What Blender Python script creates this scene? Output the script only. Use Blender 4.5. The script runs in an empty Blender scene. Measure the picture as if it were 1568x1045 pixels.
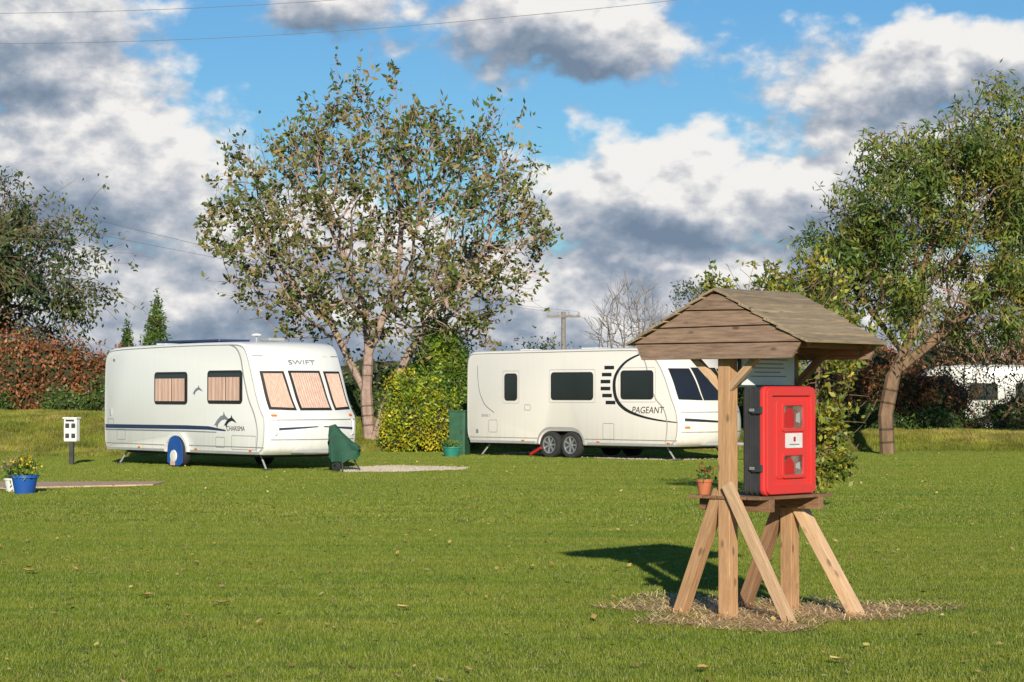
import bpy, bmesh, math, random
import numpy as np
from mathutils import Vector, Matrix, kdtree, noise as mnoise
random.seed(7); rng=np.random.default_rng(7)
scene=bpy.context.scene
coll=scene.collection
scene.view_settings.view_transform='Standard'
scene.view_settings.look='None'
scene.view_settings.exposure=0
ELEV=18.0; AZ=4.0
# ------------------------------------------------------------ material helpers
def nt_new(name):
    m=bpy.data.materials.new(name); m.use_nodes=True
    nt=m.node_tree; b=nt.nodes['Principled BSDF']
    return m,nt,b
def N(nt,typ,**kw):
    n=nt.nodes.new(typ)
    for k,v in kw.items(): setattr(n,k,v)
    return n
def c4(c): return (c[0],c[1],c[2],1)
def mixc(nt,fac,a,b,mode='MIX'):
    n=N(nt,'ShaderNodeMix',data_type='RGBA',blend_type=mode)
    for key,v in ((0,fac),(6,a),(7,b)):
        if hasattr(v,'is_linked') : nt.links.new(v,n.inputs[key])
        else: n.inputs[key].default_value=v if key==0 else c4(v)
    return n.outputs[2]
def math_(nt,op,a,b=0.0,c=None,clamp=False):
    n=N(nt,'ShaderNodeMath',operation=op); n.use_clamp=clamp
    for i,v in enumerate((a,b) if c is None else (a,b,c)):
        if hasattr(v,'is_linked'): nt.links.new(v,n.inputs[i])
        else: n.inputs[i].default_value=v
    return n.outputs[0]
def noise_(nt,vec,scale,detail=4,rough=.55,col=False):
    n=N(nt,'ShaderNodeTexNoise'); n.inputs['Scale'].default_value=scale
    n.inputs['Detail'].default_value=detail; n.inputs['Roughness'].default_value=rough
    if vec is not None: nt.links.new(vec,n.inputs['Vector'])
    return n.outputs[1 if col else 0]
def mapr(nt,v,a,b,c=0.0,d=1.0,smooth=False):
    n=N(nt,'ShaderNodeMapRange'); 
    if smooth: n.interpolation_type='SMOOTHSTEP'
    nt.links.new(v,n.inputs[0])
    for i,x in enumerate((a,b,c,d)): n.inputs[i+1].default_value=x
    return n.outputs[0]
def mapping(nt,vec,scale):
    n=N(nt,'ShaderNodeMapping'); n.inputs['Scale'].default_value=scale
    nt.links.new(vec,n.inputs['Vector']); return n.outputs[0]
def pmat(name,base,c2=None,scale=5,rough=.5,metal=0,coat=0,bump=0,bscale=40,lo=.35,hi=.65,stretch=(1,1,1)):
    m,nt,b=nt_new(name)
    tc=N(nt,'ShaderNodeTexCoord').outputs['Object']
    v=mapping(nt,tc,stretch)
    if c2 is None: c2=tuple(x*.82 for x in base)
    f=mapr(nt,noise_(nt,v,scale,5,.6),lo,hi)
    nt.links.new(mixc(nt,f,base,c2),b.inputs['Base Color'])
    b.inputs['Roughness'].default_value=rough; b.inputs['Metallic'].default_value=metal
    b.inputs['Coat Weight'].default_value=coat; b.inputs['Coat Roughness'].default_value=.08
    if bump:
        bn=N(nt,'ShaderNodeBump'); bn.inputs['Strength'].default_value=bump; bn.inputs['Distance'].default_value=.01
        nt.links.new(noise_(nt,v,bscale,4,.6),bn.inputs['Height']); nt.links.new(bn.outputs[0],b.inputs['Normal'])
    return m
def paintmat(name,base,dirt,amt=.10):
    m,nt,b=nt_new(name)
    tc=N(nt,'ShaderNodeTexCoord').outputs['Object']
    st=noise_(nt,mapping(nt,tc,(5,5,.35)),2.2,4,.6)
    bl=noise_(nt,tc,.9,3,.5)
    s=N(nt,'ShaderNodeSeparateXYZ'); nt.links.new(tc,s.inputs[0])
    low=mapr(nt,s.outputs[2],.25,.9,.4,0)
    f=math_(nt,'ADD',math_(nt,'MULTIPLY',mapr(nt,st,.45,.75),amt),math_(nt,'MULTIPLY',low,mapr(nt,st,.35,.7)),clamp=True)
    col=mixc(nt,f,base,dirt); col=mixc(nt,mapr(nt,bl,.35,.7,0,.3),col,tuple(x*.95 for x in base))
    nt.links.new(col,b.inputs['Base Color']); b.inputs['Roughness'].default_value=.35
    b.inputs['Coat Weight'].default_value=.3; b.inputs['Coat Roughness'].default_value=.12
    bn=N(nt,'ShaderNodeBump'); bn.inputs['Strength'].default_value=.10; bn.inputs['Distance'].default_value=.02
    nt.links.new(noise_(nt,tc,1.6,2,.5),bn.inputs['Height']); nt.links.new(bn.outputs[0],b.inputs['Normal'])
    return m
def woodmat(name,base,dark,rough=.8,scale=9,axis=0):
    m,nt,b=nt_new(name)
    tc=N(nt,'ShaderNodeTexCoord').outputs['Object']
    oi=N(nt,'ShaderNodeObjectInfo').outputs['Random']
    ad=N(nt,'ShaderNodeVectorMath',operation='ADD'); nt.links.new(tc,ad.inputs[0])
    cb=N(nt,'ShaderNodeCombineXYZ'); 
    for i in range(3): nt.links.new(math_(nt,'MULTIPLY',oi,17.0+i*5),cb.inputs[i])
    nt.links.new(cb.outputs[0],ad.inputs[1])
    sc=(1.2,14,14) if axis==0 else (14,1.2,14)
    v=mapping(nt,ad.outputs[0],sc)
    g=noise_(nt,v,scale*.5,6,.65)
    big=noise_(nt,ad.outputs[0],3.5,3,.5)
    col=mixc(nt,mapr(nt,g,.36,.64),base,dark)
    col=mixc(nt,mapr(nt,big,.4,.7,0,.5),col,tuple(x*.8+.02 for x in base))
    tone=mapr(nt,oi,0,1,.82,1.15)
    vo=N(nt,'ShaderNodeTexVoronoi'); vo.inputs['Scale'].default_value=1.0
    nt.links.new(mapping(nt,ad.outputs[0],(4,9,9) if axis==0 else (9,4,9)),vo.inputs['Vector'])
    k=mapr(nt,vo.outputs['Distance'],.08,.17,1,0)
    col=mixc(nt,math_(nt,'MULTIPLY',k,.75),col,tuple(x*.4 for x in dark))
    sc_=N(nt,'ShaderNodeVectorMath',operation='SCALE'); nt.links.new(col,sc_.inputs[0]); nt.links.new(tone,sc_.inputs[3])
    nt.links.new(sc_.outputs[0],b.inputs['Base Color']); b.inputs['Roughness'].default_value=rough
    bn=N(nt,'ShaderNodeBump'); bn.inputs['Strength'].default_value=.6; bn.inputs['Distance'].default_value=.006
    nt.links.new(g,bn.inputs['Height']); nt.links.new(bn.outputs[0],b.inputs['Normal'])
    return m
LS=1.7
def leafmat(name,cols,trans=.35,clump=.9,rough=.5,ls=None,isl=.55,contrast=1.0):
    ls=LS if ls is None else ls
    m,nt,b=nt_new(name)
    g=N(nt,'ShaderNodeNewGeometry')
    cr=N(nt,'ShaderNodeValToRGB'); e=cr.color_ramp.elements
    n=len(cols)
    for i,c in enumerate(cols):
        if i<2: el=e[i]; el.position=i/(n-1)
        else: el=e.new(i/(n-1))
        el.color=c4(tuple(x*ls for x in c))
    r=g.outputs['Random Per Island']
    nz=noise_(nt,g.outputs['Position'],clump,3,.6)
    f=math_(nt,'ADD',math_(nt,'MULTIPLY',r,isl),mapr(nt,nz,.32,.68,-.05,1.03-isl),clamp=True)
    nt.links.new(f,cr.inputs[0])
    br=mapr(nt,noise_(nt,g.outputs['Position'],clump*2.3,2,.5),.33,.67,1-.4*contrast,1+.3*contrast)
    col=N(nt,'ShaderNodeVectorMath',operation='SCALE'); nt.links.new(cr.outputs[0],col.inputs[0]); nt.links.new(br,col.inputs[3])
    nt.links.new(col.outputs[0],b.inputs['Base Color']); b.inputs['Roughness'].default_value=rough
    tr=N(nt,'ShaderNodeBsdfTranslucent'); nt.links.new(col.outputs[0],tr.inputs[0])
    mx=N(nt,'ShaderNodeMixShader'); mx.inputs[0].default_value=trans*.6
    nt.links.new(b.outputs[0],mx.inputs[1]); nt.links.new(tr.outputs[0],mx.inputs[2])
    nt.links.new(mx.outputs[0],nt.nodes['Material Output'].inputs[0])
    return m
# ------------------------------------------------------------ mesh helpers
def mkobj(name,verts,faces,mats,parent=None,smooth=False,midx=None,angle=None):
    me=bpy.data.meshes.new(name)
    if isinstance(verts,np.ndarray): verts=verts.tolist()
    if isinstance(faces,np.ndarray): faces=faces.tolist()
    me.from_pydata(verts,[],faces)
    for m in (mats if isinstance(mats,(list,tuple)) else [mats]): me.materials.append(m)
    if midx is not None: me.polygons.foreach_set('material_index',np.asarray(midx,dtype=np.int32))
    if smooth:
        me.polygons.foreach_set('use_smooth',[True]*len(me.polygons))
        if angle: me.set_sharp_from_angle(angle=math.radians(angle))
    me.update()
    o=bpy.data.objects.new(name,me); coll.objects.link(o)
    if parent: o.parent=parent
    return o
def fixnormals(o):
    bm=bmesh.new(); bm.from_mesh(o.data); bmesh.ops.recalc_face_normals(bm,faces=bm.faces); bm.to_mesh(o.data); bm.free()
def empty(name,loc,rz=0):
    o=bpy.data.objects.new(name,None); coll.objects.link(o); o.location=loc; o.rotation_euler=(0,0,rz); o.empty_display_size=.3
    return o
def bevel(o,w=.005,seg=2):
    m=o.modifiers.new('bevel','BEVEL'); m.width=w; m.segments=seg; m.limit_method='ANGLE'; m.angle_limit=math.radians(40)
    return o
def box(name,c,size,mat,parent=None,bev=0.0,rot=None):
    x,y,z=[s/2 for s in size]
    v=[(-x,-y,-z),(x,-y,-z),(x,y,-z),(-x,y,-z),(-x,-y,z),(x,-y,z),(x,y,z),(-x,y,z)]
    f=[(0,3,2,1),(4,5,6,7),(0,1,5,4),(1,2,6,5),(2,3,7,6),(3,0,4,7)]
    o=mkobj(name,v,f,mat,parent); o.location=c
    if rot: o.rotation_euler=rot
    if bev: bevel(o,bev)
    return o
def beam(name,p0,p1,wy,wz,mat,parent=None,bev=.004):
    p0=Vector(p0);p1=Vector(p1); d=p1-p0
    o=box(name,(0,0,0),(d.length,wy,wz),mat,parent,bev)
    o.rotation_euler=d.to_track_quat('X','Z').to_euler(); o.location=(p0+p1)/2
    return o
def prism(name,pts,y0,y1,mat,parent=None,plane='XZ',bev=0.0):
    n=len(pts)
    if plane=='XZ': f=lambda a,b,t:(a,t,b)
    elif plane=='YZ': f=lambda a,b,t:(t,a,b)
    else: f=lambda a,b,t:(a,b,t)
    v=[f(a,b,y0) for a,b in pts]+[f(a,b,y1) for a,b in pts]
    fc=[list(range(n)),list(range(n,2*n))[::-1]]+[(i,i+n,(i+1)%n+n,(i+1)%n) for i in range(n)]
    o=mkobj(name,v,fc,mat,parent); fixnormals(o)
    if bev: bevel(o,bev)
    return o
def rrect(x0,x1,z0,z1,r,n=5):
    P=[]
    for cx,cz,a0 in ((x1-r,z1-r,0),(x0+r,z1-r,90),(x0+r,z0+r,180),(x1-r,z0+r,270)):
        for i in range(n+1):
            a=math.radians(a0+90*i/n); P.append((cx+r*math.cos(a),cz+r*math.sin(a)))
    return P
def ribbon(name,pts,y,mat,parent,th=.003):
    P=[];Q=[]
    for i,(s,z,w) in enumerate(pts):
        a=pts[max(i-1,0)];b=pts[min(i+1,len(pts)-1)]
        dx,dz=b[0]-a[0],b[1]-a[1]; l=math.hypot(dx,dz) or 1
        nx,nz=-dz/l,dx/l
        P.append((s+nx*w/2,y,z+nz*w/2)); Q.append((s-nx*w/2,y,z-nz*w/2))
    n=len(P)
    return mkobj(name,P+Q,[(i,i+1,n+i+1,n+i) for i in range(n-1)],mat,parent)
def catmull(pts,k=6):
    out=[]
    for i in range(len(pts)-1):
        p0=pts[max(i-1,0)];p1=pts[i];p2=pts[i+1];p3=pts[min(i+2,len(pts)-1)]
        for j in range(k):
            t=j/k
            out.append(tuple(.5*((2*b)+(-a+c)*t+(2*a-5*b+4*c-d)*t*t+(-a+3*b-3*c+d)*t**3) for a,b,c,d in zip(p0,p1,p2,p3)))
    out.append(tuple(pts[-1])); return out
def cyl(name,c,r,h,mat,parent=None,axis='Z',r2=None,n=20,caps=True):
    r2=r if r2 is None else r2
    v=[];
    for zz,rr in ((-h/2,r),(h/2,r2)):
        for i in range(n):
            a=2*math.pi*i/n; v.append((rr*math.cos(a),rr*math.sin(a),zz))
    f=[(i,(i+1)%n,n+(i+1)%n,n+i) for i in range(n)]
    if caps: f+=[list(range(n))[::-1],list(range(n,2*n))]
    if axis=='Y': v=[(a,-z,b) for a,b,z in v]
    if axis=='X': v=[(z,a,b) for a,b,z in v]
    o=mkobj(name,v,f,mat,parent,smooth=True,angle=40); o.location=c; return o
def lathe(name,c,prof,mat,parent=None,axis='Z',n=24):
    v=[];f=[]
    for r,z in prof:
        for i in range(n):
            a=2*math.pi*i/n
            p=(r*math.cos(a),r*math.sin(a),z)
            v.append(p if axis=='Z' else (p[0],-p[2],p[1]))
    for k in range(len(prof)-1):
        for i in range(n): f.append((k*n+i,k*n+(i+1)%n,(k+1)*n+(i+1)%n,(k+1)*n+i))
    o=mkobj(name,v,f,mat,parent,smooth=True,angle=45); fixnormals(o); o.location=c; return o
def text(name,body,size,loc,rot,mat,parent,shear=0,sx=1):
    cu=bpy.data.curves.new(name,'FONT'); cu.body=body; cu.size=size; cu.extrude=.001; cu.shear=shear
    cu.align_x='CENTER'; cu.materials.append(mat)
    o=bpy.data.objects.new(name,cu); coll.objects.link(o); o.parent=parent; o.location=loc; o.rotation_euler=rot; o.scale=(sx,1,1)
    return o
def tube(name,pts,r,mat,parent=None):
    cu=bpy.data.curves.new(name,'CURVE'); cu.dimensions='3D'; cu.bevel_depth=r; cu.bevel_resolution=1
    sp=cu.splines.new('POLY'); sp.points.add(len(pts)-1)
    for i,p in enumerate(pts): sp.points[i].co=(*p,1)
    cu.materials.append(mat)
    o=bpy.data.objects.new(name,cu); coll.objects.link(o)
    if parent:o.parent=parent
    return o
# ------------------------------------------------------------ world
W=bpy.data.worlds.new("World"); scene.world=W; W.use_nodes=True
nt=W.node_tree; nt.nodes.clear()
G=bpy.data.node_groups.new('cloud_density','ShaderNodeTree')
G.interface.new_socket('P',in_out='INPUT',socket_type='NodeSocketVector')
G.interface.new_socket('D',in_out='OUTPUT',socket_type='NodeSocketFloat')
gi=G.nodes.new('NodeGroupInput'); go=G.nodes.new('NodeGroupOutput'); P=gi.outputs[0]
blobs=[(-18.0,9.8,8.8,5.6,1.1),(-22.5,15.2,10,4.2,1.1),(-7.6,17.0,4.8,2.9,.95),(2.4,15.7,8.4,3.4,1.05),(19.0,13.6,10.5,3.1,1.05),
 (7.0,8.6,9.5,3.9,1.15),(15.5,8.6,9,4.3,.95),(0,1.0,80,6.6,1.6),(-9,6.6,11,3.4,.75),(0,27,18,5,.7),(-60,22,16,8,.9),(70,25,20,8,.9)]
wn=noise_(G,mapping(G,P,(1,1.3,1)),.34,3,.5,col=True)
wv=N(G,'ShaderNodeVectorMath',operation='SUBTRACT'); G.links.new(wn,wv.inputs[0]); wv.inputs[1].default_value=(.5,.5,.5)
ws=N(G,'ShaderNodeVectorMath',operation='SCALE'); G.links.new(wv.outputs[0],ws.inputs[0]); ws.inputs[3].default_value=4.5
wa=N(G,'ShaderNodeVectorMath',operation='ADD'); G.links.new(P,wa.inputs[0]); G.links.new(ws.outputs[0],wa.inputs[1])
PW=wa.outputs[0]; tot=None
for cx,cy,rx,ry,w in blobs:
    s=N(G,'ShaderNodeVectorMath',operation='SUBTRACT'); G.links.new(PW,s.inputs[0]); s.inputs[1].default_value=(cx,cy,0)
    m=N(G,'ShaderNodeVectorMath',operation='MULTIPLY'); G.links.new(s.outputs[0],m.inputs[0]); m.inputs[1].default_value=(1/rx,1/ry,0)
    l=N(G,'ShaderNodeVectorMath',operation='LENGTH'); G.links.new(m.outputs[0],l.inputs[0])
    v=mapr(G,l.outputs['Value'],0,1.3,w,0,smooth=True)
    tot=v if tot is None else math_(G,'MAXIMUM',math_(G,'ADD',math_(G,'MULTIPLY',tot,.35),v),tot)
fn=noise_(G,mapping(G,P,(1,1.7,1)),.22,7,.52)
fn2=noise_(G,mapping(G,P,(1,1.4,1)),.85,5,.58)
nn=math_(G,'ADD',math_(G,'MULTIPLY',math_(G,'SUBTRACT',fn,.5),1.1),math_(G,'MULTIPLY',math_(G,'SUBTRACT',fn2,.5),.5))
G.links.new(math_(G,'ADD',tot,nn),go.inputs[0])
tc=N(nt,'ShaderNodeTexCoord').outputs['Generated']
sx=N(nt,'ShaderNodeSeparateXYZ'); nt.links.new(tc,sx.inputs[0])
az=math_(nt,'MULTIPLY',math_(nt,'ARCTAN2',sx.outputs[0],sx.outputs[1]),100)
el=math_(nt,'MULTIPLY',math_(nt,'ARCSINE',sx.outputs[2]),100)
cb=N(nt,'ShaderNodeCombineXYZ'); nt.links.new(az,cb.inputs[0]); nt.links.new(el,cb.inputs[1])
up=N(nt,'ShaderNodeVectorMath',operation='ADD'); nt.links.new(cb.outputs[0],up.inputs[0]); up.inputs[1].default_value=(.4,1.2,0)
g0=nt.nodes.new('ShaderNodeGroup'); g0.node_tree=G; nt.links.new(cb.outputs[0],g0.inputs[0])
g1=nt.nodes.new('ShaderNodeGroup'); g1.node_tree=G; nt.links.new(up.outputs[0],g1.inputs[0])
D0=g0.outputs[0]; D1=g1.outputs[0]
mask=mapr(nt,D0,.28,.66,0,1,smooth=True)
diff=math_(nt,'SUBTRACT',D0,D1)
thick=mapr(nt,D1,.5,1.6,.12,-.30)
elg=mapr(nt,el,3.0,9.0,-.24,.06)
elt=mapr(nt,el,11.5,15.0,0,-.20)
light=math_(nt,'ADD',math_(nt,'ADD',math_(nt,'MULTIPLY',diff,.95),thick),math_(nt,'ADD',math_(nt,'ADD',elg,elt),.57),clamp=True)
cr=N(nt,'ShaderNodeValToRGB'); nt.links.new(light,cr.inputs[0]); e=cr.color_ramp.elements
e[0].position=0.0; e[0].color=(.20,.27,.37,1); e[1].position=.9; e[1].color=(.98,.96,.93,1)
x=e.new(.30); x.color=(.31,.38,.48,1); x=e.new(.58); x.color=(.56,.59,.65,1)
sky=N(nt,'ShaderNodeTexSky',sky_type='NISHITA'); sky.sun_disc=False
sky.sun_elevation=math.radians(ELEV); sky.sun_rotation=math.radians(180-AZ); sky.air_density=1.0; sky.dust_density=.2; sky.ozone_density=3
tint=mixc(nt,1.0,sky.outputs[0],(.34,.53,.66),'MULTIPLY')
b1=N(nt,'ShaderNodeBackground'); b1.inputs[1].default_value=.15; nt.links.new(tint,b1.inputs[0])
b2=N(nt,'ShaderNodeBackground'); b2.inputs[1].default_value=.92; nt.links.new(cr.outputs[0],b2.inputs[0])
mx=N(nt,'ShaderNodeMixShader'); nt.links.new(mask,mx.inputs[0]); nt.links.new(b1.outputs[0],mx.inputs[1]); nt.links.new(b2.outputs[0],mx.inputs[2])
wo=N(nt,'ShaderNodeOutputWorld'); nt.links.new(mx.outputs[0],wo.inputs[0])
sd=bpy.data.lights.new('sun','SUN'); sd.energy=5.0; sd.angle=math.radians(.5); sd.color=(1,.92,.77)
so=bpy.data.objects.new('sun',sd); coll.objects.link(so); so.rotation_euler=(math.radians(90-ELEV),0,math.radians(AZ)); so.location=(5,-30,30)
cd=bpy.data.cameras.new('camera'); cam=bpy.data.objects.new('camera',cd); coll.objects.link(cam)
cd.sensor_width=36; cd.lens=80.4; cd.clip_end=2000; cam.location=(0,0,1.6); cam.rotation_euler=(math.radians(91.27),0,0)
scene.camera=cam
# ------------------------------------------------------------ ground
def sst(a,b,x):
    t=min(1,max(0,(x-a)/(b-a))); return t*t*(3-2*t)
def H(x,y):
    if y<54.5: return 0.0
    L=1-sst(-9.5,-6,x)
    hh=.72-.3*sst(-3,9,x)+.22*L
    n=mnoise.noise((x*.35,y*.35,0))*.12+mnoise.noise((x*1.3,y*1.3,4))*.05
    y0=60.6-4.6*L
    e=sst(y0+n*3,63.2,y)*(1-sst(67,72,y))
    return e*(hh+n)
def grass_color(nt):
    p=N(nt,'ShaderNodeNewGeometry').outputs['Position']
    big=noise_(nt,p,.22,4,.6)
    st=noise_(nt,mapping(nt,p,(.10,1.0,1)),1.0,5,.65)
    st2=noise_(nt,mapping(nt,p,(.25,2.6,1)),1.0,3,.6)
    fine=noise_(nt,p,3.2,5,.65)
    col=mixc(nt,mapr(nt,big,.35,.65),(.165,.240,.013),(.225,.280,.017))
    col=mixc(nt,mapr(nt,st,.40,.64,0,.7),col,(.31,.30,.035))
    col=mixc(nt,mapr(nt,st2,.48,.68,0,.5),col,(.09,.160,.010))
    col=mixc(nt,mapr(nt,fine,.42,.72,0,.55),col,(.10,.165,.010))
    return col
m_ground,nt,b=nt_new('lawn_soil')
col=grass_color(nt); p=N(nt,'ShaderNodeNewGeometry').outputs['Position']
col=mixc(nt,mapr(nt,noise_(nt,p,45,4,.7),.4,.65,0,.5),col,(.10,.11,.014))
nt.links.new(col,b.inputs['Base Color']); b.inputs['Roughness'].default_value=.9
bn=N(nt,'ShaderNodeBump'); bn.inputs['Strength'].default_value=.9; bn.inputs['Distance'].default_value=.03
nt.links.new(noise_(nt,p,30,4,.7),bn.inputs['Height']); nt.links.new(bn.outputs[0],b.inputs['Normal'])
xs=sorted(set([-600,-400,-250,-150,-100,-70,-50]+[round(-40+.8*i,2) for i in range(101)]+[50,70,100,150,250,400,600]))
ys=sorted(set([-300,-150,-60,-20,0,15,30,45,52]+[round(54+.5*i,2) for i in range(38)]+[75,80,90,110,150,220,350,600,1200]))
v=[(x,y,H(x,y)) for y in ys for x in xs]; nx=len(xs)
f=[(j*nx+i,j*nx+i+1,(j+1)*nx+i+1,(j+1)*nx+i) for j in range(len(ys)-1) for i in range(nx-1)]
mkobj('ground',v,f,m_ground,smooth=True)
KX,KY=1.80,16.55
def in_straw(x,y,k=1.0):
    a=math.atan2(y-KY,x-KX); r=1+.22*math.sin(3*a+1)+.12*math.sin(7*a)
    return ((x-KX)/1.08)**2+((y-KY)/1.1)**2 < (r*k)**2
gravel_poly=[(-3.6,46.6),(-3.3,45.4),(-2.2,45.6),(-1.0,46.9),(-.9,48.0),(-2.6,49.2),(-3.4,48)]
slab_poly=[(-9.2,37.0),(-6.1,38.9),(-6.1,40.2),(-9.5,39.9)]
pitchB_poly=[(-.6,58.4),(3.2,53.4),(5.0,53.8),(.4,60.0)]
def inpoly(x,y,P):
    c=False;j=len(P)-1
    for i in range(len(P)):
        if (P[i][1]>y)!=(P[j][1]>y) and x<(P[j][0]-P[i][0])*(y-P[i][1])/(P[j][1]-P[i][1])+P[i][0]: c=not c
        j=i
    return c
m_blade,nt,b=nt_new('grass_blades')
col=grass_color(nt); r=N(nt,'ShaderNodeNewGeometry').outputs['Random Per Island']
col=mixc(nt,mapr(nt,r,.86,1.0,0,.85),col,(.52,.42,.18)); col=mixc(nt,mapr(nt,r,.0,.4,.45,0),col,(.10,.20,.012))
nt.links.new(col,b.inputs['Base Color']); b.inputs['Roughness'].default_value=.55
tr=N(nt,'ShaderNodeBsdfTranslucent'); nt.links.new(col,tr.inputs[0]); mxs=N(nt,'ShaderNodeMixShader'); mxs.inputs[0].default_value=.2
nt.links.new(b.outputs[0],mxs.inputs[1]); nt.links.new(tr.outputs[0],mxs.inputs[2]); nt.links.new(mxs.outputs[0],nt.nodes['Material Output'].inputs[0])
def blades(n,size,h0,h1,w):
    x=rng.uniform(-size/2,size/2,n); y=rng.uniform(-size/2,size/2,n); a=rng.uniform(0,2*np.pi,n)
    h=rng.uniform(h0,h1,n); lean=rng.uniform(.1,.8,n)*h; la=rng.uniform(0,2*np.pi,n)
    V=np.zeros((n,3,3)); V[:,0]=np.stack([x-np.cos(a)*w,y-np.sin(a)*w,np.full(n,-.003)],1); V[:,1]=np.stack([x+np.cos(a)*w,y+np.sin(a)*w,np.full(n,-.003)],1)
    V[:,2]=np.stack([x+np.cos(la)*lean,y+np.sin(la)*lean,h],1)
    return V.reshape(-1,3),np.arange(n*3).reshape(n,3)
def instancer(name,pts,half,childmesh):
    V=[];F=[]
    for x,y in pts:
        a=random.uniform(0,2*math.pi); k=len(V)
        for q in range(4):
            px=x+half*.3*math.cos(a+q*math.pi/2); py=y+half*.3*math.sin(a+q*math.pi/2); V.append((px,py,H(px,py)))
        F.append((k,k+1,k+2,k+3))
    o=mkobj(name,V,F,m_ground); o.instance_type='FACES'; o.show_instancer_for_render=False; o.show_instancer_for_viewport=False
    childmesh.parent=o; return o
def patches(y0,y1,st,jit):
    pts=[]; y=y0
    while y<y1:
        hw=.235*y+1.5; x=-hw
        while x<hw:
            X=x+random.uniform(-jit,jit); Y=y+random.uniform(-jit,jit)
            if not(in_straw(X,Y,.88) or inpoly(X,Y,gravel_poly) or inpoly(X,Y,slab_poly) or inpoly(X,Y,pitchB_poly)): pts.append((X,Y))
            x+=st
        y+=st
    return pts
va,fa=blades(1250,.62,.012,.034,.0030)
instancer('lawn_grass',patches(11.4,27.5,.5,.06),.5,mkobj('mown_tuft',va,fa,m_blade))
va,fa=blades(1500,1.15,.015,.036,.0055)
instancer('lawn_grass',patches(27.8,61.5,1.0,.1),.5,mkobj('mown_tuft_far',va,fa,m_blade))
pts=[(random.uniform(-17,18),random.uniform(60.9,66.5)) for i in range(1800)]+[(random.uniform(-17,-8),random.uniform(56.3,61)) for i in range(500)]
va,fa=blades(200,.55,.03,.13,.008)
m_long=leafmat('rough_grass_blades',[(.10,.15,.012),(.17,.19,.018),(.25,.22,.04),(.33,.24,.09)],.2,.5,ls=1.35)
instancer('bank_grass',pts,.5,mkobj('rough_tuft',va,fa,m_long))
m_straw=leafmat('dry_straw',[(.30,.18,.08),(.52,.36,.16),(.66,.49,.25),(.72,.58,.36)],.1,6,ls=1.3)
m_dirt=pmat('straw_soil',(.72,.50,.26),(.40,.25,.12),12,.95,bump=.8,bscale=60)
ring=[]
for i in range(48):
    a=2*math.pi*i/48; r=1+.22*math.sin(3*a+1)+.12*math.sin(7*a)+random.uniform(-.05,.05); ring.append((KX+1.02*r*math.cos(a),KY+1.04*r*math.sin(a),.004))
V=[(KX,KY,.012)]+ring; F=[(0,i+1,(i+1)%48+1) for i in range(48)]
P=[]
while len(P)<5500:
    x=random.uniform(KX-1.5,KX+1.5); y=random.uniform(KY-1.5,KY+1.5)
    if in_straw(x,y,1.08): P.append((x,y))
P=np.array(P); n=len(P); a=rng.uniform(0,2*np.pi,n); L=rng.uniform(.02,.09,n); tl=rng.uniform(0,.5,n); w=.003
base=np.stack([P[:,0],P[:,1],rng.uniform(.008,.03,n)],1); d=np.stack([np.cos(a)*L,np.sin(a)*L,tl*L],1); s=np.stack([-np.sin(a)*w,np.cos(a)*w,np.zeros(n)],1)
VV=np.stack([base-s,base+s,base+d+s,base+d-s],1).reshape(-1,3); k=len(V)
mkobj('straw_patch',V+VV.tolist(),F+(np.arange(n*4).reshape(n,4)+k).tolist(),[m_dirt,m_straw],midx=[0]*48+[1]*n)
m_gravel,nt,b=nt_new('gravel'); p=N(nt,'ShaderNodeNewGeometry').outputs['Position']
vo=N(nt,'ShaderNodeTexVoronoi'); vo.inputs['Scale'].default_value=22; nt.links.new(p,vo.inputs['Vector'])
nt.links.new(mixc(nt,vo.outputs['Color'],(.34,.27,.20),(.70,.60,.48)),b.inputs['Base Color']); b.inputs['Roughness'].default_value=.9
def gravel(name,poly,n):
    V=[(x,y,.006) for x,y in poly]; F=[list(range(len(poly)))]
    xs_=[p[0] for p in poly]; ys_=[p[1] for p in poly]; c=0
    while c<n:
        x=random.uniform(min(xs_),max(xs_)); y=random.uniform(min(ys_),max(ys_))
        if not inpoly(x,y,poly): continue
        r=random.uniform(.012,.035); k=len(V); c+=1
        V+=[(x-r,y,.008),(x,y-r,.006),(x+r,y,.008),(x,y+r,.006),(x+r*.2,y,.01+r*.8)]
        F+=[(k,k+1,k+4),(k+1,k+2,k+4),(k+2,k+3,k+4),(k+3,k,k+4)]
    mkobj(name,V,F,m_gravel)
gravel('gravel_pitch',gravel_poly,3500); gravel('gravel_pitch',pitchB_poly,2500)
m_slab=pmat('paving',(.75,.50,.33),(.55,.36,.23),6,.9,bump=.4)
prism('paving_slab',slab_poly,.0,.03,m_slab,plane='XY',bev=.01)
def leafquads(P,L,Wd,dirs=None,droop=None,outward=None):
    n=len(P)
    d=rng.normal(size=(n,3))
    if droop is not None: d[:,2]+=droop
    d/=np.linalg.norm(d,axis=1)[:,None]+1e-9
    r=rng.normal(size=(n,3)); s=np.cross(d,r); s/=np.linalg.norm(s,axis=1)[:,None]+1e-9
    L=L*rng.uniform(.6,1.3,n)[:,None]; Wd=Wd*rng.uniform(.7,1.2,n)[:,None]
    V=np.stack([P,P+d*L*.45+s*Wd*.5,P+d*L,P+d*L*.45-s*Wd*.5],1).reshape(-1,3)
    return V
m_fallen=leafmat('fallen_leaf',[(.25,.12,.03),(.45,.28,.08),(.6,.46,.15),(.7,.6,.35)],.15,3,ls=1.15)
n=2000
t=rng.uniform(0,1,n); Yf=12+48*t; Xf=rng.uniform(-1,1,n)*(.23*Yf+1)
a=rng.uniform(0,6.28,n); L=rng.uniform(.02,.065,n); w=L*.38
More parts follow.
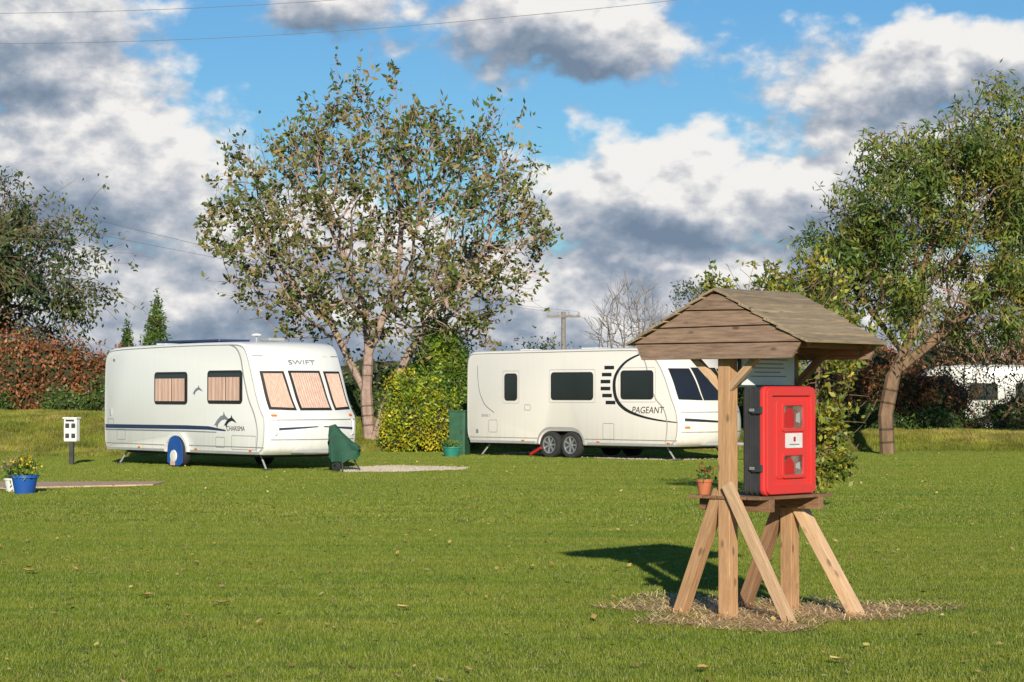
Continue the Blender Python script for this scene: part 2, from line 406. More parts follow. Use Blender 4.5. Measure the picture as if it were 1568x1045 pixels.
base=np.stack([Xf,Yf,rng.uniform(.025,.04,n)],1); d=np.stack([np.cos(a)*L,np.sin(a)*L,rng.uniform(-.2,.6,n)*L],1); s=np.stack([-np.sin(a)*w,np.cos(a)*w,rng.uniform(-.4,.4,n)*w],1)
V=np.stack([base,base+d*.5+s,base+d,base+d*.5-s],1).reshape(-1,3).tolist(); F=np.arange(4*n).reshape(n,4).tolist()
# a few large curled leaves
for (lx,ly) in ((1.08,12.95),(-.78,16.6),(-2.15,17.0),(-2.8,17.6),(-2.9,21),(.18,20.5),(-4.2,20),(1.9,13.4),(3.0,24.5),(-5.4,29),(2.7,22)):
    a=random.uniform(0,6.28); k=len(V); q=random.uniform(.05,.075)
    for i in range(4):
        for j in range(3):
            u=(i/3-.5)*2; w_=(j-1)*(1-u*u*.75)*.55
            V.append((lx+q*(math.cos(a)*u-math.sin(a)*w_),ly+q*(math.sin(a)*u+math.cos(a)*w_),.032+q*(.45*abs(w_)+.3*u*u)))
    for i in range(3):
        for j in range(2): F.append((k+i*3+j,k+(i+1)*3+j,k+(i+1)*3+j+1,k+i*3+j+1))
mkobj('fallen_leaves',V,F,m_fallen)
# ------------------------------------------------------------ trees
def grow(starts,attr,step,infl,kill,iters=90,tropism=(0,0,0)):
    nodes=[];par=[]
    for poly in starts:
        first=True
        pts=[Vector(p) for p in poly]; last=-1
        start_par=-1
        for i in range(len(pts)-1):
            L=(pts[i+1]-pts[i]).length; k=max(1,int(L/step))
            for j in range(k if i<len(pts)-2 else k+1):
                q=pts[i].lerp(pts[i+1],j/k)
                if first and nodes:
                    dd=[(nodes[m]-q).length for m in range(len(nodes))]; mi=int(np.argmin(dd))
                    start_par=mi if dd[mi]<step*.9 else -1
                nodes.append(q); par.append(last if not first else start_par); last=len(nodes)-1; first=False
    A=[Vector(a) for a in attr]; trop=Vector(tropism)
    for it in range(iters):
        if not A: break
        kd=kdtree.KDTree(len(nodes))
        for i,q in enumerate(nodes): kd.insert(q,i)
        kd.balance()
        acc={}; keep=[]
        for a in A:
            co,i,dist=kd.find(a)
            if dist<kill: continue
            keep.append(a)
            if dist<infl: acc.setdefault(i,Vector()).__iadd__((a-co)/dist)
        A=keep
        if not acc: break
        n0=len(nodes)
        for i,v in acc.items():
            v=v.normalized()+trop+Vector((random.gauss(0,.12),random.gauss(0,.12),random.gauss(0,.12)))
            if v.length<.1: continue
            nodes.append(nodes[i]+v.normalized()*step); par.append(i)
        if len(nodes)==n0: break
    return nodes,par
def tree(name,starts,ells,nattr,m_bark,m_leaf,step=.3,kill=.4,infl=3.0,tip=.007,base_r=.2,leaves=8000,LL=.14,LW=.06,
         droop=0,zmin=None,twigs=2,twl=.5,twdir=.3,shell=.0,spread=.12,trop=(0,0,.05),leafclump=1,expn=2.2,cl=.5,shoots=0,cf=.9,ldroop=None):
    attr=[]; vols=[e[1][0]*e[1][1]*e[1][2] for e in ells]; tv=sum(vols)
    for (c,r),vv in zip(ells,vols):
        k=int(nattr*vv/tv)
        while k>0:
            u=rng.normal(size=3); u/=np.linalg.norm(u); q=u*(random.random()**(1/3 if not shell else 1/5))
            p=(c[0]+q[0]*r[0],c[1]+q[1]*r[1],c[2]+q[2]*r[2])
            if zmin and p[2]<zmin+random.uniform(-.3,.3): 
                k-=1; continue
            attr.append(p); k-=1
    nodes,par=grow(starts,attr,step,infl,kill,tropism=trop)
    nc=[0]*len(nodes)
    for p in par:
        if p>=0: nc[p]+=1
    cen=Vector(np.mean([e[0] for e in ells],axis=0))
    for i in range(len(nodes)):
        if par[i]<0: continue
        if nc[i]==0 or (nc[i]==1 and random.random()<.5 and i>20):
            for k in range(twigs if nc[i]==0 else 1):
                d=(nodes[i]-nodes[par[i]]).normalized(); o=(nodes[i]-cen).normalized()
                long=(shoots and nc[i]==0 and random.random()<shoots)
                dr=(d+o*.5+Vector((random.gauss(0,.5),random.gauss(0,.5),random.gauss(0,.4)+twdir+(.6 if long else 0)))).normalized()
                q=nodes[i]; pi=i; nseg=5 if long else 3; l=twl*random.uniform(.5,1.3)/3
                for s_ in range(nseg):
                    dr=(dr+Vector((random.gauss(0,.15),random.gauss(0,.15),random.gauss(0,.12)+droop*.25+(.12 if long else 0)))).normalized()
                    q=q+dr*l; nodes.append(q); par.append(pi); pi=len(nodes)-1
    n=len(nodes); acc=[0.0]*n
    for i in reversed(range(n)):
        if acc[i]==0: acc[i]=tip**expn
        if par[i]>=0: acc[par[i]]+=acc[i]
    R=[a**(1/expn) for a in acc]
    mxr=max(R); 
    R=[tip+(r-tip)*(base_r-tip)/(mxr-tip) if mxr>tip else r for r in R]
    V=[];F=[];
    for i in range(n):
        p=par[i]
        if p<0: continue
        a=nodes[p];b_=nodes[i]; d=b_-a
        if d.length<1e-5: continue
        d.normalize(); ns=8 if R[i]>.06 else (5 if R[i]>.02 else 3)
        ref=Vector((0,1,0)) if abs(d.y)<.9 else Vector((1,0,0))
        s=d.cross(ref).normalized(); t_=d.cross(s)
        r0=min(R[p],R[i]*1.2); k=len(V); ext=d*(R[i]*.3)
        for c,r in ((a-ext,r0),(b_+ext*0,R[i])):
            for j in range(ns):
                an=2*math.pi*j/ns; V.append(tuple(c+s*(math.cos(an)*r)+t_*(math.sin(an)*r)))
        F+=[(k+j,k+(j+1)%ns,k+ns+(j+1)%ns,k+ns+j) for j in range(ns)]
    nb=len(F); VB=np.array(V)
    if leaves:
        tips=[i for i in range(n) if R[i]<tip*2.2 and par[i]>=0]
        T=np.array([tuple(nodes[i]) for i in tips])
        wgt=np.array([max(.04,cl+1.7*mnoise.noise(Vector(t)*cf)) for t in T]) if leafclump else np.ones(len(T))
        wgt=wgt/wgt.sum()
        idx=rng.choice(len(T),size=leaves,p=wgt)
        Pn=T[idx]+rng.normal(size=(leaves,3))*spread
        LV=leafquads(Pn,LL,LW,droop=(ldroop if ldroop is not None else (droop if droop else .3)))
        k=len(V); VV=np.concatenate([VB,LV]); FF=F+(np.arange(leaves*4).reshape(leaves,4)+k).tolist()
    else: VV=VB; FF=F
    return mkobj(name,VV,FF,[m_bark,m_leaf or m_bark],midx=[0]*nb+[1]*(len(FF)-nb))
bark_ash=pmat('bark_pale',(.40,.28,.18),(.26,.18,.115),8,.9,bump=.6,bscale=25,stretch=(1,1,.3))
bark_dark=pmat('bark_brown',(.28,.17,.10),(.15,.095,.06),8,.9,bump=.6,bscale=25,stretch=(1,1,.3))
bark_grey=pmat('bark_grey',(.30,.26,.23),(.2,.17,.15),8,.9)
bark_pink=pmat('bark_pinkish',(.45,.32,.26),(.30,.20,.16),8,.9)
lf_ash=leafmat('leaf_autumn_green',[(.025,.050,.010),(.05,.085,.014),(.10,.115,.022),(.20,.15,.045),(.30,.19,.10)],.25,.55,ls=1.5,isl=.6)
lf_willow=leafmat('leaf_willow',[(.022,.050,.010),(.05,.090,.014),(.09,.125,.020),(.16,.15,.022),(.26,.17,.03)],.3,.65,ls=1.6,isl=.42,contrast=1.3)
lf_left=leafmat('leaf_dull_olive',[(.022,.040,.018),(.04,.065,.022),(.08,.09,.026),(.17,.13,.04)],.3,.6,ls=1.6,isl=.4,contrast=1.2)
lf_young=leafmat('leaf_gold_green',[(.03,.065,.010),(.08,.12,.015),(.22,.20,.025),(.45,.32,.035)],.4,2.2,ls=1.6,isl=.6,contrast=1.3)
lf_rust=leafmat('leaf_rust',[(.07,.06,.02),(.17,.06,.025),(.26,.095,.04),(.22,.15,.05)],.3,.6,ls=1.7)
lf_dark=leafmat('leaf_dark_green',[(.022,.045,.010),(.04,.075,.014),(.07,.11,.02),(.13,.14,.035)],.25,.8)
lf_gold=leafmat('leaf_gold',[(.05,.11,.01),(.13,.18,.012),(.30,.27,.016),(.44,.35,.03)],.3,1.2,contrast=1.2)
lf_conifer=leafmat('leaf_conifer',[(.025,.065,.008),(.05,.10,.010),(.10,.15,.012),(.19,.20,.016)],.2,1.0,contrast=1.2)
lf_far=leafmat('leaf_distant',[(.05,.06,.035),(.07,.08,.04),(.12,.09,.05),(.15,.11,.06)],.2,.15)
tree('autumn_tree',[[(-3.85,62,0.2),(-3.95,62,1.5),(-3.9,62.1,2.6),(-4.0,62,4.0)],[(-3.75,61.9,.25),(-3.45,61.8,1.2),(-2.9,61.7,2.4),(-2.2,61.8,3.6)],[(-4.0,62.1,1.6),(-4.9,62.3,3.4)],[(-3.9,62.1,2.6),(-3.2,62.3,4.4)]],
     [((-3.6,62,5.8),(4.6,3.8,3.4)),((-3.9,62,8.3),(1.7,1.7,1.7)),((-.7,62,7.5),(1.35,1.4,1.7)),((-6.6,62,6.9),(1.3,1.3,1.4))],1800,bark_pink,lf_ash,
     step=.26,kill=.37,infl=4,tip=.0065,base_r=.19,leaves=14500,LL=.19,LW=.10,zmin=2.9,twigs=3,twl=.66,twdir=.45,spread=.055,shell=1,shoots=.35,cl=.42,cf=1.4)
tree('willow_tree',[[(9.6,58.5,0),(9.55,58.5,1.0),(9.75,58.5,2.0),(10.3,58.5,3.2),(10.5,58.5,4.6)],[(9.8,58.5,2.1),(11.6,58.4,3.6)],[(10.0,58.5,2.6),(9.0,58.4,3.9)]],
     [((11.2,58.5,5.4),(3.0,2.7,2.5)),((12.5,58.5,7.3),(1.5,1.5,1.9)),((10.7,58.5,6.7),(1.2,1.4,1.5)),((8.9,58.3,4.7),(1.2,1.5,1.4)),((14.4,58.5,5.2),(2.0,2,2.6)),((8.6,58.3,3.5),(1.0,1.0,.8))],1600,bark_dark,lf_willow,
     step=.28,kill=.40,infl=4,tip=.007,base_r=.19,leaves=50000,LL=.22,LW=.055,zmin=2.8,twigs=3,twl=.75,twdir=.2,droop=-.6,spread=.15,shell=1,cl=.42,cf=.85,shoots=.25,ldroop=-.8)
tree('weeping_tree',[[(-17.3,70,0),(-17.2,70,2.2),(-16.8,70,4.0)],[(-17.2,70,2.4),(-15.4,70,4.7)]],
     [((-16.2,70,5.2),(3.0,2.7,2.3)),((-14.7,70,4.8),(1.5,1.4,1.7)),((-18.0,70,6.7),(2.1,2.1,1.7))],1000,bark_dark,lf_left,
     step=.32,kill=.44,infl=5,tip=.008,base_r=.22,leaves=22000,LL=.19,LW=.085,zmin=3.3,twigs=3,twl=1.6,twdir=.25,droop=-1.0,spread=.14,shell=1,cl=.45,shoots=.15)
tree('young_tree',[[(4.15,31.3,0),(4.15,31.3,1.2),(4.2,31.3,2.0)],[(4.15,31.3,.4),(3.9,31.2,1.4)],[(4.2,31.3,.4),(4.5,31.3,1.5)]],
     [((4.15,31.3,1.9),(.62,.6,1.4)),((3.75,31.3,2.75),(.5,.4,.5)),((4.3,31.2,.95),(.4,.4,.7))],550,bark_dark,lf_young,
     step=.13,kill=.18,infl=2,tip=.004,base_r=.04,leaves=5600,LL=.10,LW=.055,twigs=2,twl=.35,twdir=.3,spread=.05,shell=1,shoots=.2,cl=.4,cf=2.2)
tree('bare_tree',[[(4.6,90,0),(4.6,90,2.4)],[(4.6,90,.8),(4.2,90,2.4)],[(4.6,90,.8),(5.2,90,2.6)]],[((4.6,90,3.9),(1.5,1.5,1.9))],700,bark_grey,None,step=.25,kill=.3,tip=.009,base_r=.12,leaves=0,twigs=3,twl=.7,twdir=.6)
tree('bare_tree',[[(7.3,92,0),(7.3,92,2.4)],[(7.3,92,1),(7.9,92,2.6)]],[((7.4,92,4.0),(1.2,1.2,1.9))],400,bark_grey,lf_left,step=.25,kill=.35,tip=.011,base_r=.12,leaves=1500,LL=.16,LW=.08,twigs=2,twl=.6,twdir=.6)
tree('bare_tree',[[(18.5,88,0),(18.5,88,2.4)],[(18.5,88,1),(19.4,88,2.8)]],[((18.8,88,4.0),(3.2,2,2.0))],700,bark_ash,lf_rust,step=.3,kill=.4,tip=.011,base_r=.13,leaves=1500,LL=.16,LW=.08,twigs=3,twl=.7,twdir=.6)
tree('bare_tree',[[(14.4,69,0),(14.4,69,1.0)],[(14.4,69,.3),(15.2,69,1.3)],[(14.4,69,.3),(13.6,69,1.3)]],[((14.6,69,1.9),(2.1,1,1.5))],550,bark_dark,lf_left,step=.2,kill=.28,tip=.008,base_r=.06,leaves=1500,LL=.12,LW=.06,twigs=3,twl=.7,twdir=.4)
tree('hedgerow_tree',[[(6.9,60.5,0),(6.9,60.5,2.0)],[(6.9,60.5,1.0),(6.2,60.5,2.6)]],[((6.9,60.5,3.1),(1.5,1.2,1.3)),((7.7,60.5,3.4),(.9,.8,.9)),((5.9,60.5,3.6),(.7,.6,.8))],500,bark_dark,lf_young,step=.25,kill=.32,tip=.008,base_r=.1,leaves=7500,LL=.17,LW=.08,twigs=3,twl=.6,twdir=.5,spread=.09,shoots=.3,cl=.4)
def icos(sub=2):
    bm=bmesh.new(); bmesh.ops.create_icosphere(bm,subdivisions=sub,radius=1); v=np.array([tuple(x.co) for x in bm.verts]); f=[[q.index for q in x.verts] for x in bm.faces]; bm.free(); return v,f
IV,IF=icos(3)
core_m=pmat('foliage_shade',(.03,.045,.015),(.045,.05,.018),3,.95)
def mass(name,ells,n,LL,LW,ml,core=.8,cone=False,droop=.2,core_mat=None,pw=.75):
    V=[];F=[];mi=[]; tot=sum(e[1][0]*e[1][2] for e in ells); LP=[]
    for c,r in ells:
        sh=lambda u:(1+.34*mnoise.noise(Vector(u)*1.7+Vector(c))+.24*mnoise.noise(Vector(u)*4.1+Vector(c)))
        def scale(u):
            k=sh(u)
            if cone:
                t=(u[2]+1)/2; kk=max(.04,(1-t)**pw*1.25) if t>.15 else 1.05
                return (k*kk/max(.35,math.sqrt(max(.02,1-u[2]**2))), k if abs(k-1)<.1 else 1)
            return (k,k)
        k0=len(V)
        for u in IV:
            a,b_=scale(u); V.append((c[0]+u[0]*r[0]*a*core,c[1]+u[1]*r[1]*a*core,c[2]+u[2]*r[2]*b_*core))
        F+=[[q+k0 for q in f] for f in IF]
        m=int(n*r[0]*r[2]/tot)
        for i in range(m):
            u=rng.normal(size=3); u/=np.linalg.norm(u)
            if u[1]>.45: u[1]*=-1
            a,b_=scale(u); q=random.uniform(core*.9,1.04) if random.random()<.8 else random.uniform(1,1.2)
            LP.append((c[0]+u[0]*r[0]*a*q,c[1]+u[1]*r[1]*a*q,c[2]+u[2]*r[2]*b_*q))
    nb=len(F); LP=np.array(LP); LP=LP[LP[:,2]>0.02]
    LV=leafquads(LP,LL,LW,droop=droop); k=len(V)
    FF=F+(np.arange(len(LP)*4).reshape(-1,4)+k).tolist()
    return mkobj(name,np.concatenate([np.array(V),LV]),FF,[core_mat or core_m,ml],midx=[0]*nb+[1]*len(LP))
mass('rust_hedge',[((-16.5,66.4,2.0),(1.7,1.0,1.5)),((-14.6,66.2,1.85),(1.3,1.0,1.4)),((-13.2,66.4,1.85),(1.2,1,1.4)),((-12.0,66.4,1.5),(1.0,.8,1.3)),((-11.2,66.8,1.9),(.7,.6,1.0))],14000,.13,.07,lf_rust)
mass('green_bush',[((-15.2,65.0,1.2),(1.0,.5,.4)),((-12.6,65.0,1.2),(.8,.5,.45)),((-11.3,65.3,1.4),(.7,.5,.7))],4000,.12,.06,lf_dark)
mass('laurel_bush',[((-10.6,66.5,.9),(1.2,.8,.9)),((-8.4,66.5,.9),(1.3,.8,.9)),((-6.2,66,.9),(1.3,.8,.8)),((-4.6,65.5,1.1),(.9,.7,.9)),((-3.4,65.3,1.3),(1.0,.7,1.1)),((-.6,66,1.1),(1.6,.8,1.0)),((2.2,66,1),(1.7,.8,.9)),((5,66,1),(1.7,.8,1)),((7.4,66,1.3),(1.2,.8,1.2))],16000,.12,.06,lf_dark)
mass('golden_conifer',[((-1.95,61.9,1.75),(1.35,.9,1.75)),((-1.75,61.6,1.5),(.95,.7,1.6))],15000,.11,.055,lf_conifer,cone=True,pw=.62,core=.86)
mass('golden_shrub',[((-2.6,60.6,.95),(.8,.6,.95)),((-1.85,60.4,.75),(.6,.5,.75)),((-2.85,60.8,1.6),(.45,.45,.55)),((-3.1,60.6,.6),(.4,.4,.55))],8000,.10,.055,lf_gold)
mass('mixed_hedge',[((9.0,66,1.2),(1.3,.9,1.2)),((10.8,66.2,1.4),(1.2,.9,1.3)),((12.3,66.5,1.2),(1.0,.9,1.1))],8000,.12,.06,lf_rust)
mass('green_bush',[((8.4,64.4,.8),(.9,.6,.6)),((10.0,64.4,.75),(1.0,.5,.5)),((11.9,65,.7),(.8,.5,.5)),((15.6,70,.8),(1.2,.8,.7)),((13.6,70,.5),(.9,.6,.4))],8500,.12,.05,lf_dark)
mass('rust_hedge',[((14.5,92,2.1),(2.2,1,1.7)),((18,92,2.2),(2.6,1,1.9)),((21.5,92,2.2),(2.4,1,2.0)),((25,92,2.2),(2.4,1,2.0))],9000,.17,.09,lf_rust)
mass('green_bush',[((.9,76,1.9),(1.1,.8,1.5)),((2.0,76,1.7),(.8,.7,1.3))],3000,.14,.07,lf_left,core=.55)
mass('conifer_tree',[((-15.7,101,2.9),(1.0,1.0,2.7))],4500,.17,.08,lf_dark,cone=True)
mass('conifer_tree',[((-17.0,101,2.3),(.7,.8,2.1))],3000,.17,.08,lf_dark,cone=True)
mass('distant_trees',[((x+random.uniform(-3,3),190+random.uniform(-8,8),1.2+random.uniform(0,.6)),(7,3,2.4+random.uniform(-.5,.6))) for x in range(-110,130,8)],26000,.45,.25,lf_far,core=.93)
# ------------------------------------------------------------ caravans
m_white=paintmat('caravan_white_paint',(.88,.865,.82),(.60,.58,.50))
m_cream=paintmat('caravan_cream_paint',(.87,.815,.735),(.60,.55,.46))
m_old=paintmat('caravan_weathered_paint',(.62,.60,.54),(.30,.30,.24),amt=.7)
m_trim=pmat('grey_trim',(.42,.42,.42),(.36,.36,.36),5,.4)
m_jointline=pmat('panel_joint',(.30,.30,.30),(.24,.24,.24),5,.6)  # plain grey of the panel joints and hatch outlines
m_rubber=pmat('black_rubber',(.02,.02,.022),(.03,.03,.03),8,.6)
m_glass=pmat('dark_window_acrylic',(.012,.014,.018),(.02,.022,.025),.7,.06,coat=1)
m_curtain=pmat('curtain_cloth',(.78,.52,.41),(.62,.39,.30),4,.8,coat=.3,stretch=(6,6,.5))
m_navy=pmat('navy_stripe',(.02,.035,.10),(.03,.045,.11),8,.4)
m_black=pmat('black_decal',(.018,.018,.022),(.025,.025,.03),8,.4)
m_grey=pmat('grey_decal',(.25,.27,.3),(.2,.22,.25),8,.4)
m_chassis=pmat('chassis_steel',(.07,.07,.07),(.04,.04,.04),6,.7,metal=.2)
m_alloy=pmat('alloy',(.62,.62,.63),(.5,.5,.5),10,.3,metal=.7)
m_tyre=pmat('tyre_rubber',(.025,.025,.025),(.04,.04,.038),20,.85)
m_orange=pmat('amber_lens',(.8,.22,.02),(.7,.2,.02),8,.3)
m_redlens=pmat('red_lens',(.55,.02,.02),(.45,.02,.02),8,.3)
m_blue=pmat('blue_plastic',(.015,.11,.42),(.02,.08,.32),5,.4)
m_green=pmat('green_fabric',(.010,.085,.045),(.015,.06,.035),5,.75)
class Caravan:
    def __init__(s,name,near_corner,phi,L,Wd,upper,paint,wheels,wr=.31,arch=.40,bulge=.22,rbulge=.08,zb=.31):
        s.L=L;s.W=Wd;s.b=bulge;s.rb=rbulge
        l=(math.cos(phi),-math.sin(phi))
        s.root=empty(name,(near_corner[0]-L*l[0],near_corner[1]-L*l[1],0),-phi)
        up_=catmull(upper,5); s.up=up_
        a0=min(wheels)-arch; a1=max(wheels)+arch
        bot=[(a1,zb)]
        for i in range(0,7):
            an=math.radians(90*i/6); bot.append((max(wheels)+arch*math.cos(an)*1.0,zb+.33*math.sin(an)))
        for i in range(0,7):
            an=math.radians(90+90*i/6); bot.append((min(wheels)+arch*math.cos(an),zb+.33*math.sin(an)))
        prof=up_+bot[1:]
        pr=[prof[0]]
        for p in prof[1:]:
            if math.hypot(p[0]-pr[-1][0],p[1]-pr[-1][1])>.004: pr.append(p)
        prof=pr; n=len(prof)
        nrm=[]
        for i in range(n):
            a=prof[i-1];b=prof[(i+1)%n]; dx,dz=b[0]-a[0],b[1]-a[1]; q=math.hypot(dx,dz); nx_,nz_=-dz/q,dx/q
            nrm.append((nx_,nz_))
        ts=[(0,.05),(.012,.022),(.035,.006),(.07,0)]
        loops=[(y,ins) for y,ins in ts]+[(Wd*q,0) for q in (.15,.28,.4,.5,.6,.72,.85)]+[(Wd-y,ins) for y,ins in ts[::-1]]
        V=[]
        for y,ins in loops:
            for (x,z),(nx_,nz_) in zip(prof,nrm):
                X=x-nx_*ins; Z=z-nz_*ins
                V.append((X+s.dx(x,y,z),y,Z+ (0.03*(1-abs(2*y/Wd-1)**2) if z>2.3 else 0)))
        F=[]
        m=len(loops)
        for k in range(m-1):
            for i in range(n):
                j=(i+1)%n; F.append((k*n+i,k*n+j,(k+1)*n+j,(k+1)*n+i))
        F.append(list(range(n))); F.append(list(range((m-1)*n,m*n))[::-1])
        o=mkobj('body',V,F,paint,s.root,smooth=True); fixnormals(o); o.data.set_sharp_from_angle(angle=math.radians(35))
        fz=[(z,x) for x,z in up_ if x>L*.7][::-1]; fz.sort(); s.fz=fz
        rail=[(x-nx_*.055+s.dx(x,0,z),-.004,z-nz_*.055) for (x,z),(nx_,nz_) in zip(prof[:len(up_)],nrm)]
        tube('awning_rail',rail,.010,m_trim,s.root)
        box('chassis',(L/2,Wd/2,.32),(L*.86,Wd*.7,.12),m_chassis,s.root)
        box('axle_housing',((min(wheels)+max(wheels))/2,Wd/2,.48),((a1-a0)-.05,Wd*.8,.3),m_rubber,s.root)
        for i,w in enumerate(wheels):
            s.wheel(w,wr)
        for i,(sx_,dy) in enumerate(((.6,.25),(L-.55,.25),(.6,Wd-.25),(L-.55,Wd-.25))):
            tube('corner_steady_%d'%(i+1),[(sx_,dy,.3),(sx_+(.28 if sx_>L/2 else -.25),dy-.05,.02)],.022,m_trim,s.root)
            box('steady_foot_%d'%(i+1),(sx_+(.3 if sx_>L/2 else -.27),dy-.05,.02),(.16,.14,.035),m_chassis,s.root)
        prism('door',rrect(L*.45,L*.45+.62,.42,2.2,.08),Wd+.001,Wd+.012,paint,s.root)
        prism('far_window',rrect(L*.62,L*.62+1.2,1.35,2.05,.08),Wd+.001,Wd+.014,m_glass,s.root)
        prism('far_window_2',rrect(L*.1,L*.1+1.2,1.35,2.05,.08),Wd+.001,Wd+.014,m_glass,s.root)
    def dx(s,x,y,z):
        t=abs(2*y/s.W-1)
        f=max(0,min(1,(x-(s.L-1.3))/1.0)); f=f*f*(3-2*f)
        r=max(0,min(1,(.4-x)/.4))
        return s.b*f*(1-t**2.2)-s.rb*r*(1-t**2.2)
    def wheel(s,x,r):
        for yy,sgn in ((.05,1),(s.W-.05,-1)):
            e=empty('wheel',(x,yy,r)); e.parent=s.root
            if sgn<0: e.rotation_euler=(0,0,math.pi)
            lathe('tyre',(0,0,0),[(r*.62,-.09),(r*.64,.09),(r*.8,.1),(r*.95,.09),(r,.05),(r,-.05),(r*.95,-.09),(r*.62,-.09)],m_tyre,e,axis='Y')
            lathe('rim',(0,0,0),[(r*.66,.08),(r*.6,.085),(r*.57,.05),(r*.2,.02),(.001,.02)],m_chassis,e,axis='Y')
            for k in range(7):
                a=2*math.pi*k/7; beam('spoke_%d'%k,(0,-.055,0),(r*.6*math.cos(a),-.065,r*.6*math.sin(a)),.03,.045,m_alloy,e)
            lathe('rim_lip',(0,0,0),[(r*.66,.085),(r*.66,.095),(r*.58,.09),(r*.57,.07)],m_alloy,e,axis='Y')
            cyl('hub',(0,-.06,0),.045,.03,m_alloy,e,axis='Y')
    def fs(s,y,z):
        zs=[q[0] for q in s.fz]; xs_=[q[1] for q in s.fz]
        x=float(np.interp(z,zs,xs_)); return x+s.dx(x,y,z)
    def front(s,name,quad,off,mat,nu=14,nv=8,pleat=0):
        V=[];F=[]
        for j in range(nv+1):
            for i in range(nu+1):
                a,b=i/nu,j/nv
                yy=(quad[0][0]*(1-a)+quad[1][0]*a)*(1-b)+(quad[3][0]*(1-a)+quad[2][0]*a)*b
                zz=(quad[0][1]*(1-a)+quad[1][1]*a)*(1-b)+(quad[3][1]*(1-a)+quad[2][1]*a)*b
                x=s.fs(yy,zz)+off
                if pleat: x+=pleat*(i%2)
                V.append((x,yy,zz+off*.2))
        for j in range(nv):
            for i in range(nu): k=j*(nu+1)+i; F.append((k,k+1,k+nu+2,k+nu+1))
        ring=[i for i in range(nu+1)]+[j*(nu+1)+nu for j in range(1,nv+1)]+[nv*(nu+1)+i for i in range(nu-1,-1,-1)]+[j*(nu+1) for j in range(nv-1,0,-1)]
        k0=len(V)
        for q in ring: x,y,z=V[q]; V.append((x-off-.02,y,z))
        for i in range(len(ring)): j=(i+1)%len(ring); F.append((ring[i],ring[j],k0+j,k0+i))
        o=mkobj(name,V,F,mat,s.root,smooth=not pleat,angle=40); fixnormals(o); return o
    def window(s,name,d0,d1,z0,z1,curtain=False,frame=None):
        s0,s1=s.L-d1,s.L-d0
        prism(name+'_frame',rrect(s0,s1,z0,z1,.09),.01,-.014,m_rubber,s.root,bev=.003)
        if curtain:
            prism(name+'_pane',rrect(s0+.05,s1-.05,z0+.05,z1-.05,.06),.0,-.018,m_glass,s.root)
            n=30; V=[];F=[]
            for i in range(n+1):
                x=s0+.06+(s1-s0-.12)*i/n
                yy=-.019-.016*(.5+.5*math.sin(i*1.9+math.sin(i*.7)))
                V+= [(x,yy,z0+.07),(x,yy,z1-.14)]
            for i in range(n):
                if i==n//2+1: continue
                F.append((2*i,2*i+2,2*i+3,2*i+1))
            mkobj(name+'_curtain',V,F,m_curtain,s.root,smooth=True)
        else:
            prism(name+'_pane',rrect(s0+.03,s1-.03,z0+.03,z1-.03,.07),.0,-.019,m_glass,s.root,bev=.002)
    def outline(s,name,d0,d1,z0,z1,mat=None,w=.012):
        P=rrect(s.L-d1,s.L-d0,z0,z1,.03,3); P.append(P[0])
        ribbon(name,[(a,b,w) for a,b in P],-.003,mat or m_jointline,s.root)
phiA=math.radians(50)
LA=6.42
upA=[(.12,.34),(.03,.5),(0,.9),(0,1.6),(.02,2.15),(.07,2.38),(.22,2.52),(.6,2.57),(1.8,2.60),(3.4,2.62),(4.9,2.62),(5.45,2.60),(5.68,2.50),(5.82,2.28),(5.98,1.9),(6.14,1.5),(6.28,1.25),(6.40,1.08),(6.42,.85),(6.40,.6),(6.34,.42),(6.2,.32)]
A=Caravan('touring_caravan',(-4.95,46.0),phiA,LA,2.25,upA,m_white,[LA-3.33],bulge=.26)
A.window('side_window_1',.85,2.16,1.35,2.04,True); A.window('side_window_2',2.95,4.27,1.33,2.02,True)
R=A.root
ribbon('navy_stripe',[(0.03,.84,.085),(3.4,.85,.085),(4.3,.845,.075),(4.95,.80,.03)],-.003,m_navy,R)
ribbon('grey_stripe',[(0.03,.765,.03),(3.4,.77,.03),(4.6,.76,.02)],-.003,m_grey,R)
ribbon('lower_joint',[(0.05,.47,.02),(LA-3.33-.42,.46,.02)],-.003,m_jointline,R); ribbon('lower_joint_2',[(LA-3.33+.42,.47,.02),(6.35,.47,.02)],-.003,m_jointline,R)
ribbon('skirt_rail',[(0.12,.355,.05),(LA-3.33-.42,.355,.05)],-.004,m_trim,R); ribbon('skirt_rail_2',[(LA-3.33+.42,.355,.05),(6.2,.355,.05)],-.004,m_trim,R)
ribbon('front_moulding',catmull([(5.05,2.57,.02),(5.32,2.5,.035),(5.50,2.3,.045),(5.62,1.9,.045),(5.8,1.45,.04),(6.0,1.15,.04),(6.12,.8,.035),(6.08,.35,.02)],5),-.005,m_trim,R)
P=[(LA-3.33+.44*math.cos(math.radians(a)),.33+.38*math.sin(math.radians(a)),.07) for a in range(0,181,15)]
o=ribbon('wheel_arch_trim',P,-.03,m_white,R); sm=o.modifiers.new('s','SOLIDIFY'); sm.thickness=.05; sm.offset=0
P=[(LA-3.33+.30*math.cos(math.radians(a)),.36+.31*math.sin(math.radians(a))) for a in range(0,181,15)]
P+=[(LA-3.33-.30,.1),(LA-3.33-.12,.04),(LA-3.33+.2,.04),(LA-3.33+.30,.1)]
prism('wheel_cover',P,-.075,-.06,m_blue,R,bev=.005)
lathe('wheel_cover_disc',(LA-3.36,-.08,.24),[(.13,0),(.12,.02),(.001,.03)],m_white,R,axis='Y')
box('wheel_strap',(LA-3.40,-.085,.10),(.16,.02,.12),m_curtain,R,.005)
